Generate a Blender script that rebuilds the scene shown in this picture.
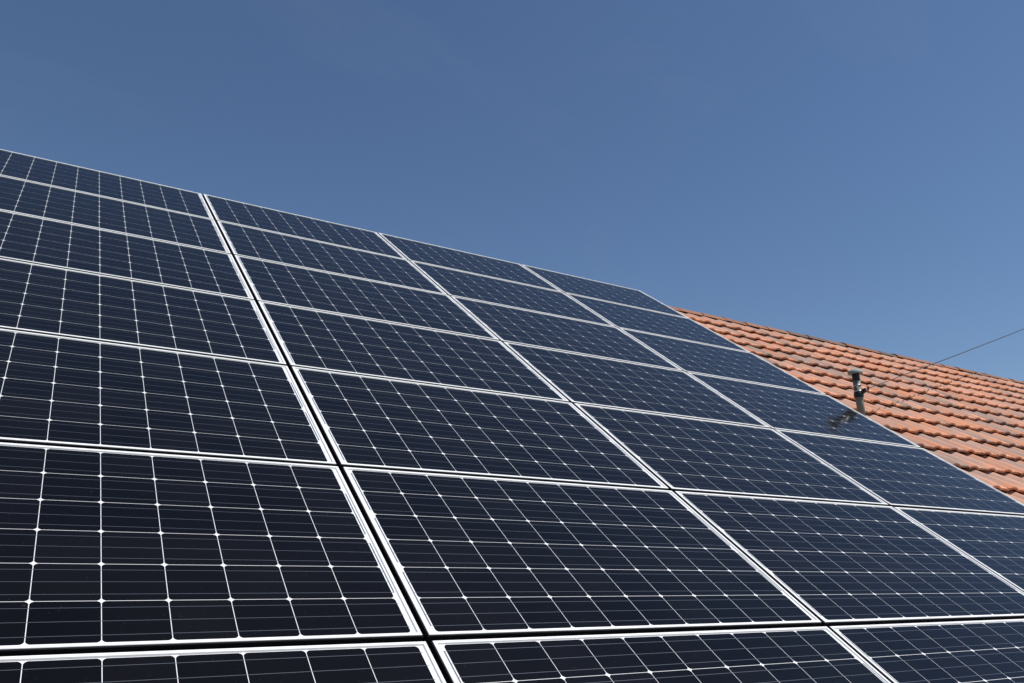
import bpy, bmesh, math, random
import numpy as np
from mathutils import Matrix, Vector

random.seed(7)
rng = np.random.default_rng(7)
scene = bpy.context.scene
for o in list(bpy.data.objects):
    bpy.data.objects.remove(o)
col = scene.collection

# ------------------------------------------------------------------ frame of the roof
PITCH = math.radians(35.0)
ZTOP = 7.8                                  # height of the top edge of the array
CP, SP = math.cos(PITCH), math.sin(PITCH)


def W(u, v, h=0.0):
    """roof coordinates (along eave, up the slope, off the panel plane) -> world"""
    return Vector((u, v * CP - h * SP, ZTOP + v * SP + h * CP))


def Wd(d):
    return Vector((d[0], d[1] * CP - d[2] * SP, d[1] * SP + d[2] * CP))


# ------------------------------------------------------------------ camera
cam_d = bpy.data.cameras.new('camera')
cam = bpy.data.objects.new('camera', cam_d)
col.objects.link(cam)
cam_d.sensor_width = 36.0
cam_d.lens = 829.36 / 1024 * 36.0
cam_d.clip_start = 0.05
cam_d.clip_end = 5000
right = Wd((0.85987629, -0.4172977, 0.294067))
down = Wd((0.14333768, -0.35550789, -0.92361705))
fwd = Wd((0.48996641, 0.83634728, -0.24587832))
cpos = W(-1.06349037, -7.85510428, 1.42022659)
m = Matrix.Identity(4)
for i in range(3):
    m[i][0] = right[i]; m[i][1] = -down[i]; m[i][2] = -fwd[i]; m[i][3] = cpos[i]
cam.matrix_world = m
scene.camera = cam

# ------------------------------------------------------------------ sky, sun, exposure
SUN_EL = math.radians(61)
SUN_AZ = math.radians(133)                  # clockwise from +Y
scene.world = bpy.data.worlds.new('World')
scene.world.use_nodes = True
wt = scene.world.node_tree
bg = wt.nodes['Background']
sky = wt.nodes.new('ShaderNodeTexSky')
sky.sky_type = 'NISHITA'
sky.sun_disc = False
sky.sun_elevation = SUN_EL
sky.sun_rotation = SUN_AZ
sky.altitude = 300
sky.air_density = 1.0
sky.dust_density = 0.3
sky.ozone_density = 2.5
hs = wt.nodes.new('ShaderNodeHueSaturation')
hs.inputs['Saturation'].default_value = 1.08
hs.inputs['Hue'].default_value = 0.502
wt.links.new(sky.outputs[0], hs.inputs['Color'])
# thin cirrus, barely there
wtc = wt.nodes.new('ShaderNodeTexCoord')
wmp = wt.nodes.new('ShaderNodeMapping')
wmp.inputs['Rotation'].default_value = (0.3, 0.5, 0.9)
wmp.inputs['Scale'].default_value = (1.2, 5.5, 3.0)
wno = wt.nodes.new('ShaderNodeTexNoise')
wno.inputs['Scale'].default_value = 1.6
wno.inputs['Detail'].default_value = 7.0
wno.inputs['Roughness'].default_value = 0.62
wno.inputs['Distortion'].default_value = 0.6
wrp = wt.nodes.new('ShaderNodeMapRange')
wrp.inputs[1].default_value = 0.52; wrp.inputs[2].default_value = 0.85
wrp.inputs[3].default_value = 0.0; wrp.inputs[4].default_value = 0.055
wmx = wt.nodes.new('ShaderNodeMix'); wmx.data_type = 'RGBA'
wmx.inputs[7].default_value = (4.5, 4.7, 5.0, 1)
wt.links.new(wtc.outputs['Generated'], wmp.inputs['Vector'])
wt.links.new(wmp.outputs[0], wno.inputs['Vector'])
wt.links.new(wno.outputs[0], wrp.inputs[0])
wt.links.new(wrp.outputs[0], wmx.inputs[0])
wt.links.new(hs.outputs[0], wmx.inputs[6])
wt.links.new(wmx.outputs[2], bg.inputs[0])
bg.inputs[1].default_value = 0.094

sun_d = bpy.data.lights.new('sun', 'SUN')
sun_d.energy = 4.6
sun_d.angle = math.radians(0.53)
sun_d.color = (1.0, 0.95, 0.88)
sun = bpy.data.objects.new('sun', sun_d)
col.objects.link(sun)
sdir = Vector((math.sin(SUN_AZ) * math.cos(SUN_EL), math.cos(SUN_AZ) * math.cos(SUN_EL), math.sin(SUN_EL)))
sun.rotation_euler = sdir.to_track_quat('Z', 'Y').to_euler()
sun.location = W(0, 0, 20)

scene.view_settings.view_transform = 'Standard'
scene.view_settings.look = 'None'
scene.view_settings.exposure = 0.0
scene.view_settings.gamma = 1.0
scene.view_settings.use_curve_mapping = False
scene.render.engine = 'CYCLES'
scene.render.resolution_x = 1024
scene.render.resolution_y = 683


# ------------------------------------------------------------------ helpers
def mat(name, color, rough=0.5, metallic=0.0, coat=0.0, coat_rough=0.05, spec=0.5):
    mt = bpy.data.materials.new(name)
    mt.use_nodes = True
    b = mt.node_tree.nodes['Principled BSDF']
    b.inputs['Base Color'].default_value = (*color, 1)
    b.inputs['Roughness'].default_value = rough
    b.inputs['Metallic'].default_value = metallic
    b.inputs['Coat Weight'].default_value = coat
    b.inputs['Coat Roughness'].default_value = coat_rough
    b.inputs['Specular IOR Level'].default_value = spec
    return mt


def N(mt, kind, **kw):
    n = mt.node_tree.nodes.new(kind)
    for k, v in kw.items():
        if k.startswith('i_'):
            n.inputs[k[2:].replace('_', ' ')].default_value = v
        else:
            setattr(n, k, v)
    return n


def L(mt, a, b):
    mt.node_tree.links.new(a, b)


def mix(mt, fac, a, b, blend='MIX'):
    n = mt.node_tree.nodes.new('ShaderNodeMix')
    n.data_type = 'RGBA'; n.blend_type = blend
    for s, v in ((0, fac), (6, a), (7, b)):
        if hasattr(v, 'is_linked') or hasattr(v, 'links'):
            mt.node_tree.links.new(v, n.inputs[s])
        else:
            n.inputs[s].default_value = v if s == 0 else (*v, 1)
    return n.outputs[2]


def ramp(mt, src, stops):
    n = mt.node_tree.nodes.new('ShaderNodeValToRGB')
    e = n.color_ramp.elements
    while len(e) < len(stops):
        e.new(0.5)
    for i, (p, c) in enumerate(stops):
        e[i].position = p
        e[i].color = (*c, 1) if isinstance(c, tuple) else (c, c, c, 1)
    mt.node_tree.links.new(src, n.inputs[0])
    return n.outputs[0]


def obj_from(name, verts, faces, material, parent=None, smooth=False):
    me = bpy.data.meshes.new(name)
    me.from_pydata([tuple(v) for v in verts], [], [tuple(f) for f in faces])
    me.validate()
    me.materials.append(material)
    if smooth:
        me.polygons.foreach_set('use_smooth', [True] * len(me.polygons))
    me.update()
    o = bpy.data.objects.new(name, me)
    col.objects.link(o)
    if parent:
        o.parent = parent
    return o


def obj_bm(name, bm, material, parent=None, smooth=False):
    me = bpy.data.meshes.new(name)
    bm.normal_update()
    bm.to_mesh(me); bm.free()
    me.materials.append(material)
    if smooth:
        me.polygons.foreach_set('use_smooth', [True] * len(me.polygons))
    o = bpy.data.objects.new(name, me)
    col.objects.link(o)
    if parent:
        o.parent = parent
    return o


def tag(o, label, cat, group=None, kind=None):
    if label: o['label'] = label
    if cat: o['category'] = cat
    if group: o['group'] = group
    if kind: o['kind'] = kind
    return o


def empty(name, loc=(0, 0, 0), rot=(0, 0, 0)):
    e = bpy.data.objects.new(name, None)
    e.empty_display_size = 0.1
    e.location = loc
    e.rotation_euler = rot
    col.objects.link(e)
    return e


def box(bm, x0, x1, y0, y1, z0, z1):
    vs = [bm.verts.new(p) for p in ((x0, y0, z0), (x1, y0, z0), (x1, y1, z0), (x0, y1, z0),
                                    (x0, y0, z1), (x1, y0, z1), (x1, y1, z1), (x0, y1, z1))]
    for f in ((0, 3, 2, 1), (4, 5, 6, 7), (0, 1, 5, 4), (1, 2, 6, 5), (2, 3, 7, 6), (3, 0, 4, 7)):
        bm.faces.new([vs[i] for i in f])


def tube(bm, pts, radii, n=12, caps=True):
    pts = [Vector(p) for p in pts]
    if not hasattr(radii, '__len__'):
        radii = [radii] * len(pts)
    rings = []
    ref = Vector((0.123, 0.45, 0.88)).normalized()
    for i, p in enumerate(pts):
        t = (pts[min(i + 1, len(pts) - 1)] - pts[max(i - 1, 0)]).normalized()
        a = t.cross(ref).normalized()
        b = t.cross(a).normalized()
        rings.append([bm.verts.new(p + radii[i] * (math.cos(2 * math.pi * k / n) * a + math.sin(2 * math.pi * k / n) * b)) for k in range(n)])
    for i in range(len(rings) - 1):
        for k in range(n):
            bm.faces.new((rings[i][k], rings[i][(k + 1) % n], rings[i + 1][(k + 1) % n], rings[i + 1][k]))
    if caps:
        bm.faces.new(list(reversed(rings[0])))
        bm.faces.new(rings[-1])


def lathe(bm, base, axis, prof, n=28):
    """profile [(r, z)] turned round an axis from base"""
    axis = Vector(axis).normalized()
    a = axis.cross(Vector((0.9, 0.1, 0.2))).normalized()
    b = axis.cross(a)
    base = Vector(base)
    rings = []
    for r, z in prof:
        rings.append([bm.verts.new(base + axis * z + r * (math.cos(2 * math.pi * k / n) * a + math.sin(2 * math.pi * k / n) * b)) for k in range(n)])
    for i in range(len(rings) - 1):
        for k in range(n):
            bm.faces.new((rings[i][k], rings[i][(k + 1) % n], rings[i + 1][(k + 1) % n], rings[i + 1][k]))
    bm.faces.new(list(reversed(rings[0])))
    bm.faces.new(rings[-1])


# ------------------------------------------------------------------ materials
def make_glass_coat(mt, base_rough=0.35):
    """tempered cover glass: faint waviness and thin dust on its surface"""
    b = mt.node_tree.nodes['Principled BSDF']
    b.inputs['Coat Weight'].default_value = 1.0
    b.inputs['Coat IOR'].default_value = 1.29
    tc = N(mt, 'ShaderNodeNewGeometry')
    n1 = N(mt, 'ShaderNodeTexNoise', i_Scale=1.7, i_Detail=5.0, i_Roughness=0.6)
    L(mt, tc.outputs['Position'], n1.inputs['Vector'])
    r = N(mt, 'ShaderNodeMapRange')
    r.inputs[1].default_value = 0.3; r.inputs[2].default_value = 0.75
    r.inputs[3].default_value = 0.10; r.inputs[4].default_value = 0.17
    L(mt, n1.outputs[0], r.inputs[0])
    L(mt, r.outputs[0], b.inputs['Coat Roughness'])
    return b, tc, n1


M_cell = mat('monocrystalline_silicon', (0.007, 0.008, 0.013), rough=0.6, spec=0.0)
b, geo, n1 = make_glass_coat(M_cell)
c = ramp(M_cell, geo.outputs['Random Per Island'], [(0.0, (0.0028, 0.0024, 0.0028)), (0.5, (0.0038, 0.0033, 0.0038)), (1.0, (0.0052, 0.0046, 0.0052))])
# fine contact fingers of the cell, across the busbars, and sparse dust
tcn = N(M_cell, 'ShaderNodeTexCoord')
dust = N(M_cell, 'ShaderNodeTexNoise', i_Scale=160.0, i_Detail=2.0)
L(M_cell, geo.outputs['Position'], dust.inputs['Vector'])
dr = ramp(M_cell, dust.outputs[0], [(0.0, 0.0), (0.72, 0.0), (0.78, 0.5), (1.0, 0.6)])
film = ramp(M_cell, n1.outputs[0], [(0.0, 0.0), (0.4, 0.002), (0.75, 0.010), (1.0, 0.014)])
c2 = mix(M_cell, film, c, (0.20, 0.20, 0.205))
c3 = mix(M_cell, dr, c2, (0.09, 0.09, 0.085))
L(M_cell, c3, b.inputs['Base Color'])

M_back = mat('white_backsheet', (0.78, 0.79, 0.80), rough=0.6)
make_glass_coat(M_back)
M_rib = mat('tinned_ribbon', (0.10, 0.12, 0.155), rough=0.5, metallic=0.2)
make_glass_coat(M_rib)

M_alu = mat('anodised_aluminium', (0.80, 0.80, 0.81), rough=0.5, metallic=0.0)
an = N(M_alu, 'ShaderNodeTexNoise', i_Scale=9.0, i_Detail=4.0)
ag = N(M_alu, 'ShaderNodeNewGeometry')
L(M_alu, ag.outputs['Position'], an.inputs['Vector'])
L(M_alu, ramp(M_alu, an.outputs[0], [(0.3, (0.78, 0.78, 0.78)), (0.65, (0.88, 0.88, 0.89))]), M_alu.node_tree.nodes['Principled BSDF'].inputs['Base Color'])
M_rail = mat('mill_aluminium', (0.45, 0.45, 0.46), rough=0.5, metallic=0.8)
M_sealg = mat('grey_sealant', (0.62, 0.62, 0.63), rough=0.6)
M_seal = mat('joint_shade_black', (0.012, 0.012, 0.013), rough=0.85, spec=0.2)  # black standing in for the shade between panels


def clay(name, dark=1.0):
    mt = mat(name, (0.45, 0.16, 0.08), rough=0.82, spec=0.25)
    b = mt.node_tree.nodes['Principled BSDF']
    g = N(mt, 'ShaderNodeNewGeometry')
    base = ramp(mt, g.outputs['Random Per Island'], [
        (0.0, (0.58 * dark, 0.22 * dark, 0.110 * dark)), (0.35, (0.68 * dark, 0.28 * dark, 0.145 * dark)),
        (0.62, (0.78 * dark, 0.34 * dark, 0.20 * dark)), (0.80, (0.44 * dark, 0.215 * dark, 0.145 * dark)),
        (0.92, (0.36 * dark, 0.215 * dark, 0.160 * dark)), (1.0, (0.30 * dark, 0.20 * dark, 0.155 * dark))])
    # lichen / soot weathering in streaks down the slope
    tx = N(mt, 'ShaderNodeTexCoord')
    mp = N(mt, 'ShaderNodeMapping')
    mp.inputs['Scale'].default_value = (16, 2.6, 16)
    L(mt, tx.outputs['Object'], mp.inputs['Vector'])
    st = N(mt, 'ShaderNodeTexNoise', i_Scale=1.0, i_Detail=5.0, i_Roughness=0.62)
    L(mt, mp.outputs[0], st.inputs['Vector'])
    w1 = ramp(mt, st.outputs[0], [(0.0, 0.0), (0.46, 0.0), (0.60, 0.55), (0.8, 0.8)])
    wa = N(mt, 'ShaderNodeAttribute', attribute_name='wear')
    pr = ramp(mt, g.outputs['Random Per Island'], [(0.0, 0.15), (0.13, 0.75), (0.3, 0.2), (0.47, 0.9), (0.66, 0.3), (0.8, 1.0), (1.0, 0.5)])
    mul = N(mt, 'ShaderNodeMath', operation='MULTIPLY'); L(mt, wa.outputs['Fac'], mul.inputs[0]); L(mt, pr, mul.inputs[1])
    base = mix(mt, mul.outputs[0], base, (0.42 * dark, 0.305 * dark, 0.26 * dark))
    c1 = mix(mt, w1, base, (0.33 * dark, 0.235 * dark, 0.190 * dark))
    bl = N(mt, 'ShaderNodeTexNoise', i_Scale=38.0, i_Detail=6.0, i_Roughness=0.7)
    L(mt, tx.outputs['Object'], bl.inputs['Vector'])
    w2 = ramp(mt, bl.outputs[0], [(0.0, 0.0), (0.58, 0.0), (0.70, 0.32), (1.0, 0.5)])
    c2 = mix(mt, w2, c1, (0.17 * dark, 0.135 * dark, 0.11 * dark))
    w3 = ramp(mt, bl.outputs[0], [(0.0, 0.5), (0.34, 0.3), (0.42, 0.0), (1.0, 0.0)])
    c3 = mix(mt, w3, c2, (0.66 * dark, 0.40 * dark, 0.29 * dark))
    L(mt, c3, b.inputs['Base Color'])
    bp = N(mt, 'ShaderNodeBump')
    bp.inputs['Strength'].default_value = 0.35
    bp.inputs['Distance'].default_value = 0.004
    L(mt, bl.outputs[0], bp.inputs['Height'])
    L(mt, bp.outputs[0], b.inputs['Normal'])
    return mt


M_tile = clay('fired_clay_tile')
M_ridge = clay('weathered_clay_ridge', 0.45)
M_wood = mat('roof_underlay', (0.05, 0.04, 0.035), rough=0.9)
M_zinc = mat('zinc', (0.33, 0.35, 0.36), rough=0.45, metallic=0.6)
M_pipe = mat('weathered_grey_pipe', (0.22, 0.22, 0.185), rough=0.75, metallic=0.0)
M_cap = mat('pale_grey_cap', (0.30, 0.33, 0.31), rough=0.8, metallic=0.0)
M_black = mat('black_clamp_neck_shade', (0.014, 0.015, 0.017), rough=0.5)  # dark clamp parts, and the cap's shade painted on the pipe top
M_clamp = mat('galvanised_clamp', (0.42, 0.43, 0.44), rough=0.35, metallic=0.8)
M_lead = mat('lead_flashing', (0.13, 0.13, 0.135), rough=0.6, metallic=0.3)
M_wire = mat('dark_cable', (0.012, 0.013, 0.016), rough=0.5)

M_plaster = mat('lime_plaster', (0.62, 0.57, 0.48), rough=0.9)
pn = N(M_plaster, 'ShaderNodeTexNoise', i_Scale=3.0, i_Detail=8.0)
L(M_plaster, ramp(M_plaster, pn.outputs[0], [(0.3, (0.52, 0.47, 0.39)), (0.7, (0.66, 0.61, 0.52))]), M_plaster.node_tree.nodes['Principled BSDF'].inputs['Base Color'])
M_ground = mat('lawn', (0.06, 0.09, 0.03), rough=0.95)
gn = N(M_ground, 'ShaderNodeTexNoise', i_Scale=0.6, i_Detail=9.0)
gg = N(M_ground, 'ShaderNodeNewGeometry')
L(M_ground, gg.outputs['Position'], gn.inputs['Vector'])
L(M_ground, ramp(M_ground, gn.outputs[0], [(0.3, (0.035, 0.06, 0.018)), (0.6, (0.07, 0.10, 0.035)), (0.8, (0.12, 0.11, 0.06))]), M_ground.node_tree.nodes['Principled BSDF'].inputs['Base Color'])

# ------------------------------------------------------------------ ground
gr = obj_from('ground', [(-2500, -2500, 0), (2500, -2500, 0), (2500, 2500, 0), (-2500, 2500, 0)], [(0, 1, 2, 3)], M_ground)
tag(gr, None, None, kind='structure')

# ------------------------------------------------------------------ house: tiled roof, ridge, walls
HT = -0.15                     # tile lips, below the plane of the panels
U0, U1 = -7.0, 22.0
TW, TC = 0.25, 0.362           # tile width and course height
V_RIDGE = 0.10
V_EAVE = -0.065 - 21 * TC


def tile_field():
    """interlocking clay tiles: a round roll beside a pan with two small ribs, nose rounded down"""
    NS, NT = 17, 8
    NU = 2
    s = np.array([0, .03, .09, .16, .23, .30, .37, .44, .50, .56, .62, .68, .74, .80, .86, .93, 1.0])
    roll = np.where(s < 0.56, 0.5 - 0.5 * np.cos(2 * np.pi * np.clip(s / 0.56, 0, 1)), 0) ** 0.8 * 0.030
    rib = 0.009 * np.exp(-((s - 0.70) / 0.035) ** 2) + 0.009 * np.exp(-((s - 0.86) / 0.035) ** 2)
    top = roll + rib
    LEN = TC + 0.055
    t = np.array([0.0, 0.012, 0.03, 0.06, 0.12, 0.20, 0.30, LEN])      # from the lip up the slope
    # drop towards the nose: the roll closes like a spoon
    nose = np.array([0.66, 0.82, 0.93, 0.98, 1, 1, 1, 1])
    lift = 0.056 * (1 - t / LEN)                                       # lip rides on the course below
    V = []; F = []
    ncol = int(round((U1 - U0) / TW))
    ncourse = 21
    base = 0
    for k in range(ncourse):
        vlip = -0.065 - TC * (k + 1)
        off = 0.0
        for i in range(ncol):
            du, dv, dh = rng.normal(0, .0018), rng.normal(0, .004), rng.normal(0, .0018)
            tw = rng.normal(0, 0.004)
            sk = rng.normal(0, 0.006)
            P = np.zeros((NT + NU, NS, 3))
            x = U0 + off + i * TW + s * (TW + 0.004)
            for j in range(NT):
                P[j + NU, :, 0] = x + du + sk * t[j]
                P[j + NU, :, 1] = vlip + t[j] + dv
                # rounded outline of the lip: the rolls reach lower than the pans
                if j == 0:
                    P[NU, :, 1] += 0.008 - 0.010 * (roll / 0.030)
                P[j + NU, :, 2] = (-0.004 if j == 0 else 0) + HT - 0.026 + top * nose[j] + lift[j] + dh + tw * (s - .5)
            P[1] = P[2]; P[1, :, 2] -= 0.018; P[1, :, 1] += 0.002
            P[0] = P[1]; P[0, :, 1] += 0.045; P[0, :, 2] += 0.002
            V.append(P.reshape(-1, 3))
            q = []
            for j in range(NT + NU - 1):
                for a in range(NS - 1):
                    i0 = base + j * NS + a
                    q.append((i0, i0 + 1, i0 + NS + 1, i0 + NS))
            F.append(q)
            base += (NT + NU) * NS
    V = np.concatenate(V)
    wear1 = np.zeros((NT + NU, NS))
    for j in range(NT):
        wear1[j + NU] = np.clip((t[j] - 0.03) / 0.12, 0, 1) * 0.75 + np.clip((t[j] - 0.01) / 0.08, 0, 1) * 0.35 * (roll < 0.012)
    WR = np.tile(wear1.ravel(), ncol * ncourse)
    F = np.array([f for q in F for f in q])
    return V, F, WR


house = empty('house', (0, 0, 0))
tag(house, 'house with orange clay tiled roof rising behind and beside the solar array', 'house')

V, F, WR = tile_field()
roof = empty('roof')
bpy.data.objects.remove(roof)
me = bpy.data.meshes.new('roof_tiles')
me.vertices.add(len(V)); me.vertices.foreach_set('co', V.ravel())
me.loops.add(F.size); me.loops.foreach_set('vertex_index', F.ravel())
me.polygons.add(len(F)); me.polygons.foreach_set('loop_start', np.arange(len(F)) * 4)
me.update(calc_edges=True); me.validate()
me.polygons.foreach_set('use_smooth', [True] * len(F))
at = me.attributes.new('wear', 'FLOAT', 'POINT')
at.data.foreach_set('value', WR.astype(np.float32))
me.materials.append(M_tile)
roof = bpy.data.objects.new('roof', me)
col.objects.link(roof)
roof.parent = house
roof.location = W(0, 0, 0)
roof.rotation_euler = (PITCH, 0, 0)

# ridge apex in world
apex = W(0, V_RIDGE, HT)
YA, ZA = apex.y, apex.z
# rear slope, the same tiles turned round the ridge
rear = bpy.data.objects.new('roof', me)
col.objects.link(rear)
rear.parent = house
rot = Matrix.Rotation(math.pi, 4, 'Z')
front_m = Matrix.Translation(W(0, 0, 0)) @ Matrix.Rotation(PITCH, 4, 'X')
rear_m = Matrix.Translation((U0 + U1, 2 * YA, 0)) @ rot @ front_m
rear.location = rear_m.to_translation()
rear.rotation_euler = rear_m.to_euler()

# underlay boards under both slopes
bm = bmesh.new()
ev = W(0, V_EAVE + 0.02, HT - 0.05)
ap = W(0, V_RIDGE, HT - 0.05)
for sgn in (1, -1):
    ys = [YA + sgn * (ev.y - YA), YA + sgn * (ap.y - YA) * 0]
    z0, z1 = ev.z, ap.z
    a = [(U0 + .02, ys[0], z0), (U1 - .02, ys[0], z0), (U1 - .02, ys[1], z1), (U0 + .02, ys[1], z1)]
    top = [bm.verts.new(p) for p in a]
    bot = [bm.verts.new((p[0], p[1], p[2] - 0.04)) for p in a]
    bm.faces.new(top); bm.faces.new(bot[::-1])
    for i in range(4):
        bm.faces.new((top[i], bot[i], bot[(i + 1) % 4], top[(i + 1) % 4]))
obj_bm('roof_boards', bm, M_wood, house)

# ridge tiles: overlapping half-round caps, each with a fat collar
bm = bmesh.new()
RL = 0.385
nr = int((U1 - U0) / RL)
for i in range(nr):
    x0 = U0 + i * RL
    jx, jz, jy = random.gauss(0, .005), random.gauss(0, .003), random.gauss(0, .003)
    stations = [(-0.025, 0.1045), (-0.016, 0.109), (0.0, 0.110), (0.05, 0.109), (0.12, 0.107), (0.25, 0.105), (RL, 0.103)]
    rings = []
    tilt = random.gauss(0.0, 0.006)
    for sx, r in stations:
        ring = []
        for k in range(15):
            a = math.radians(17 + 146 * k / 14)
            ring.append(bm.verts.new((x0 + jx + sx, YA + jy + r * math.cos(a) * 1.22, ZA - 0.094 + jz + tilt * (sx - .15) + r * math.sin(a) * 0.95)))
        rings.append(ring)
    inner = [bm.verts.new(v.co + Vector((0.004, (YA - v.co.y) * .02, -0.002))) for v in rings[0]]
    for k in range(14):
        bm.faces.new((inner[k], inner[k + 1], rings[0][k + 1], rings[0][k]))
    for j in range(len(rings) - 1):
        for k in range(14):
            bm.faces.new((rings[j][k], rings[j][k + 1], rings[j + 1][k + 1], rings[j + 1][k]))
    # lower rims
    for kk in (0, 14):
        low = [bm.verts.new(r[kk].co + Vector((0, (YA - r[kk].co.y) * .2, 0.004))) for r in rings]
        for j in range(len(rings) - 1):
            bm.faces.new((rings[j][kk], rings[j + 1][kk], low[j + 1], low[j]))
obj_bm('ridge', bm, M_ridge, house, smooth=True)

# walls with gables
bm = bmesh.new()
yf = ev.y + 0.45
yr = 2 * YA - yf
zw = ev.z + 0.45 * math.tan(PITCH) - 0.06
zg = ap.z - 0.06
sec = [(yf, 0), (yr, 0), (yr, zw), (YA, zg), (yf, zw)]
A = [bm.verts.new((U0 + 0.3, y, z)) for y, z in sec]
B = [bm.verts.new((U1 - 0.3, y, z)) for y, z in sec]
bm.faces.new(A[::-1]); bm.faces.new(B)
for i in range(5):
    bm.faces.new((A[i], A[(i + 1) % 5], B[(i + 1) % 5], B[i]))
bmesh.ops.recalc_face_normals(bm, faces=bm.faces)
obj_bm('wall', bm, M_plaster, house)

# gutter along the front eave
bm = bmesh.new()
gy, gz = ev.y - 0.06, ev.z - 0.03
prof = []
for k in range(11):
    a = math.radians(180 + 180 * k / 10)
    prof.append((gy + 0.07 * math.cos(a), gz + 0.07 * math.sin(a)))
for k in range(10, -1, -1):
    a = math.radians(180 + 180 * k / 10)
    prof.append((gy + 0.066 * math.cos(a), gz + 0.066 * math.sin(a)))
A = [bm.verts.new((U0, y, z)) for y, z in prof]
B = [bm.verts.new((U1, y, z)) for y, z in prof]
for i in range(len(prof)):
    j = (i + 1) % len(prof)
    bm.faces.new((A[i], B[i], B[j], A[j]))
bm.faces.new(A); bm.faces.new(B[::-1])
obj_bm('gutter', bm, M_zinc, house)

# ------------------------------------------------------------------ solar panels
GAP = 0.020
PW, PH = 1.67, 1.0153         # pitch of the array
MW, MH = PW - 0.021, PH - 0.0245
CG = 0.0020
CX, CY = 0.1574, 0.1584
LIP = 0.011


def make_panel():
    """origin at the panel's centre on the plane of the frame's top; x along the eave, y up the slope"""
    root = empty('solar_panel')
    hx, hy = MW / 2, MH / 2
    D = 0.040
    # frame: four mitred profiles with a lip over the glass
    bm = bmesh.new()
    e = 0.0012
    prof = [(0, -D), (0, -e), (e, 0), (LIP - e, 0), (LIP, -e), (LIP, -0.0035), (0.003, -0.0036), (0.003, -D + .003), (0.024, -D + .003), (0.024, -D)]
    loops = []
    for (sx, sy) in ((-1, -1), (1, -1), (1, 1), (-1, 1)):
        loops.append([bm.verts.new((sx * (hx - a), sy * (hy - a), z)) for a, z in prof])
    n = len(prof)
    for i in range(4):
        A, B = loops[i], loops[(i + 1) % 4]
        for k in range(n):
            bm.faces.new((A[k], B[k], B[(k + 1) % n], A[(k + 1) % n]))
    bmesh.ops.recalc_face_normals(bm, faces=bm.faces)
    obj_bm('frame', bm, M_alu, root)
    # added black strip round the frame: shade of the joints put into colour
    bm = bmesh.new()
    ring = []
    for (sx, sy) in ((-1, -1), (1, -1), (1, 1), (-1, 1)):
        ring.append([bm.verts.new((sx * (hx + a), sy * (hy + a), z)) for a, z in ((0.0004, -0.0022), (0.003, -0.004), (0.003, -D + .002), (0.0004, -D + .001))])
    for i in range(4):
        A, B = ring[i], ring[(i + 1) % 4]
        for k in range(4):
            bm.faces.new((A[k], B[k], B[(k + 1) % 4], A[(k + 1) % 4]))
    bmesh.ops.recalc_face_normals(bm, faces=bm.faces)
    obj_bm('joint_shade', bm, M_seal, root)
    # dark seal between lip and glass
    bm = bmesh.new()
    for (a, b_) in ((LIP, LIP + 0.0016),):
        o = [bm.verts.new((sx * (hx - a), sy * (hy - a), -0.0026)) for sx, sy in ((-1, -1), (1, -1), (1, 1), (-1, 1))]
        q = [bm.verts.new((sx * (hx - b_), sy * (hy - b_), -0.0026)) for sx, sy in ((-1, -1), (1, -1), (1, 1), (-1, 1))]
        for i in range(4):
            bm.faces.new((o[i], o[(i + 1) % 4], q[(i + 1) % 4], q[i]))
    obj_bm('seal', bm, M_sealg, root)
    # laminate: white backsheet seen through the glass
    bm = bmesh.new()
    box(bm, -hx + 0.004, hx - 0.004, -hy + 0.004, hy - 0.004, -0.0085, -0.0040)
    obj_bm('glass_sheet', bm, M_back, root)
    # cells, corners cut
    px, py = CX + CG, CY + CG
    x0, y0 = -5 * px + CG / 2, -3 * py + CG / 2
    ch = 0.0092
    bm = bmesh.new()
    z = -0.00375
    for i in range(10):
        for j in range(6):
            a, b_ = x0 + i * px, y0 + j * py
            c_, d_ = a + CX, b_ + CY
            k = ch * 0.36
            pts = [(a + ch, b_), (c_ - ch, b_), (c_ - k, b_ + k), (c_, b_ + ch), (c_, d_ - ch), (c_ - k, d_ - k),
                   (c_ - ch, d_), (a + ch, d_), (a + k, d_ - k), (a, d_ - ch), (a, b_ + ch), (a + k, b_ + k)]
            bm.faces.new([bm.verts.new((x, y, z)) for x, y in pts])
    obj_bm('cell_grid', bm, M_cell, root)
    # ribbons: three to a cell, running along the string and looping at its ends
    bm = bmesh.new()
    z = -0.0035
    rw = 0.0006
    for j in range(6):
        for f in (1 / 6, 1 / 2, 5 / 6):
            y = y0 + j * py + CY * f
            xa, xb = x0 - 0.007, x0 + 10 * px - CG + 0.007
            bm.faces.new([bm.verts.new(p) for p in ((xa, y - rw, z), (xb, y - rw, z), (xb, y + rw, z), (xa, y + rw, z))])
    for sx, pairs in ((-1, ((0, 1), (2, 3), (4, 5))), (1, ((1, 2), (3, 4)))):
        xe = sx * (5 * px - CG / 2 + 0.007)
        for p_, q_ in pairs:
            ya = y0 + p_ * py + CY / 6 - rw
            yb = y0 + q_ * py + CY * 5 / 6 + rw
            bm.faces.new([bm.verts.new(p) for p in ((xe - .0022, ya, z + .0001), (xe + .0022, ya, z + .0001), (xe + .0022, yb, z + .0001), (xe - .0022, yb, z + .0001))])
    obj_bm('ribbons', bm, M_rib, root)
    return root


ROWN = ['top', 'second', 'third', 'fourth', 'fifth', 'sixth', 'bottom']
COLN = ['leftmost', 'second', 'third', 'rightmost']


def panel_label(r, c):
    row = {0: 'top row', 6: 'cut-off bottom row'}.get(r, ROWN[r] + ' row from top')
    cl = {0: 'leftmost column', 1: 'second column from left', 2: 'third column from left', 3: 'rightmost column by clay tiles'}[c]
    if (r, c) == (3, 3):
        return 'solar panel mirroring the vent pipe, fourth row, rightmost column'
    return 'dark solar panel in the %s, %s' % (row, cl)


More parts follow.
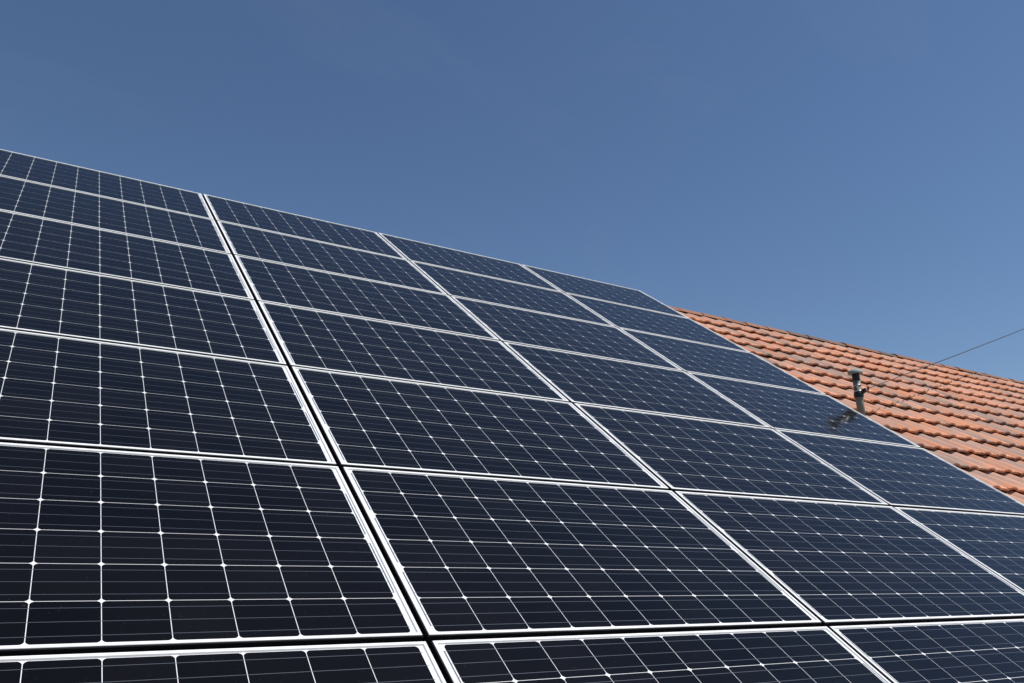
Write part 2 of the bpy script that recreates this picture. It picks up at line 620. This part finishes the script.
proto = make_panel()
proto_children = list(proto.children)
first = True
for r in range(7):
    for c in range(4):
        if (r, c) == (6, 3):
            continue                              # wholly outside the photograph
        if first:
            p = proto; first = False
        else:
            p = proto.copy(); col.objects.link(p)
            for ch in proto_children:
                q = ch.copy(); col.objects.link(q); q.parent = p
        # column c spans u from (c-1)*PW to c*PW ; row r from -r*PH to -(r+1)*PH
        jr = [random.gauss(0, .0009) for _ in range(3)]
        p.location = W((c - 0.5) * PW + jr[0] * .6, -(r + 0.5) * PH + jr[1] * .6, 0)
        p.rotation_euler = (PITCH + random.gauss(0, .0006), random.gauss(0, .0006), random.gauss(0, .0003))
        tag(p, panel_label(r, c), 'solar panel', 'solar panels mounted on the roof')

# mounting rails with feet on the tiles, hidden under the panels
for r in range(7):
    n_c = 3 if r == 6 else 4
    for f in (0.24, 0.76):
        v = -(r + f) * PH
        root = empty('mounting_rail', W(0, v, 0), (PITCH, 0, 0))
        tag(root, 'aluminium mounting rail hidden in the shade under the %s row of panels, its %s one' % (ROWN[r], 'upper' if f < .5 else 'lower'), 'mounting rail', 'mounting rails under the solar panels')
        bm = bmesh.new()
        box(bm, -PW + 0.05, (n_c - 1) * PW - 0.05, -0.02, 0.02, -0.0815, -0.0402)
        obj_bm('rail', bm, M_rail, root)
        for k in range(-1, n_c - 1):
            bm = bmesh.new()
            xh = k * PW + 0.8
            box(bm, xh - .02, xh + .02, -.02, .02, -0.165, -0.0816)
            obj_bm('roof_hook', bm, M_rail, root)

# ------------------------------------------------------------------ vent pipe beside the array
top = Vector((5.20, -3.07, 0.25))
base = Vector((5.225, -3.37, -0.17))
tw, bw = W(*top), W(*base)
vent = empty('vent_pipe', bw)
tag(vent, 'slim grey vent pipe with a pale cap standing in the clay tiles beside the panels', 'vent pipe')
ax = (tw - bw)
Lp = ax.length
ax.normalize()
O = Vector((0, 0, 0))


def along(f):
    return ax * (Lp * f)


bm = bmesh.new()
tube(bm, [O, along(0.5), along(0.86)], [0.033, 0.032, 0.032], 24)
obj_bm('pipe', bm, M_pipe, vent, smooth=True)
bm = bmesh.new()
lathe(bm, along(0.85), ax, [(0.031, 0), (0.0325, 0.002), (0.0325, Lp * 0.15 - .004), (0.031, Lp * 0.15)])
obj_bm('shaded_neck', bm, M_black, vent, smooth=True)  # cap's shade on the pipe top, painted as black
bm = bmesh.new()
lathe(bm, along(1.0), ax, [(0.054, -0.010), (0.063, -0.012), (0.065, -0.006), (0.063, 0.004), (0.054, 0.018), (0.038, 0.028), (0.018, 0.033), (0.002, 0.034)])
obj_bm('cap', bm, M_cap, vent, smooth=True)
bm = bmesh.new()
lathe(bm, along(0.0), Wd((0, 0, 1)), [(0.095, 0.0), (0.092, 0.012), (0.045, 0.03), (0.036, 0.06), (0.034, 0.062)])
obj_bm('flashing', bm, M_lead, vent, smooth=True)
# pipe clamp: band, bolt lugs and eye
side = ax.cross(-(cpos - tw)).normalized()
if side.dot(right) < 0: side = -side
toward = side.cross(ax).normalized()
if toward.dot(cpos - tw) < 0: toward = -toward
bm = bmesh.new()
lathe(bm, along(0.66), ax, [(0.0325, 0), (0.037, 0.001), (0.037, 0.012), (0.0325, 0.013)])
cl = obj_bm('clamp', bm, M_clamp, vent, smooth=True)
bm = bmesh.new()
lathe(bm, along(0.765), ax, [(0.0325, 0), (0.036, 0.001), (0.036, 0.010), (0.0325, 0.011)])
obj_bm('collar', bm, M_clamp, vent, smooth=True)
bm = bmesh.new()
cc = along(0.69)
tube(bm, [cc + side * 0.030 + toward * .008, cc + side * 0.062 + toward * .008], 0.010, 8)
tube(bm, [cc + side * 0.045 - toward * .02, cc + side * 0.045 + toward * 0.034], 0.006, 8)
tube(bm, [cc + toward * 0.03 - ax * .02, cc + toward * 0.042 - ax * .02], 0.009, 6)
tube(bm, [cc + toward * 0.026 - side * .012 + ax * .012, cc + toward * 0.040 - side * .012 + ax * .012], 0.008, 6)
tube(bm, [cc - ax * .05 + side * .028, cc - ax * .02 + side * .05, cc + ax * .01 + side * .05], 0.006, 8)
lathe(bm, along(0.565), ax, [(0.0326, 0), (0.040, 0.002), (0.041, 0.030), (0.038, 0.046), (0.0326, 0.048)])
tube(bm, [along(0.62) + side * .02 + toward * .01, along(0.66) + side * .056 + toward * .012, along(0.71) + side * .060 + toward * .008], [.012, .013, .010], 8)
obj_bm('bolt', bm, M_black, cl)

# ------------------------------------------------------------------ overhead cable made off on the clamp
p0 = bw + cc + side * 0.060 + toward * .008


def ray(x, y, dist):
    d = right * ((x - 512) / 829.36) + down * ((y - 341.5) / 829.36) + fwd
    return cpos + d * dist


far = ray(1024, 326.3, 17.5)
d = far - p0
far2 = p0 + d * 3.0
cable = empty('cable', p0)
tag(cable, 'thin dark overhead cable running from the vent pipe clamp up across the sky', 'cable')
bm = bmesh.new()
pts = []
for i in range(41):
    t = i / 40
    p = (far2 - p0) * t
    p.z -= 0.06 * 4 * t * (1 - t)
    pts.append(p)
tube(bm, pts, [0.0035] * 2 + [0.0048 + 0.0003 * i for i in range(39)], 8)
obj_bm('line', bm, M_wire, cable, smooth=True)
# shackle and twisted tail where it is tied off
bm = bmesh.new()
dn = d.normalized()
up_ = ax
tube(bm, [O - side * .01, dn * 0.055], 0.0055, 8)
obj_bm('shackle', bm, M_clamp, cable)
bm = bmesh.new()
pts = []
for i in range(46):
    t = i / 45
    a = t * 2 * math.pi * 3.2
    r = 0.010 + 0.010 * math.sin(t * math.pi)
    pts.append(dn * (0.06 + 0.075 * t) + up_ * (r * math.cos(a)) + toward * (r * math.sin(a)))
tube(bm, pts, 0.0022, 6)
tube(bm, [dn * 0.085, dn * 0.070 + up_ * 0.03, dn * 0.050 + up_ * 0.042], 0.0022, 6)
tube(bm, [dn * 0.10, dn * 0.092 - up_ * 0.028, dn * 0.088 - up_ * 0.044], 0.0022, 6)
obj_bm('wire_tail', bm, M_wire, cable)
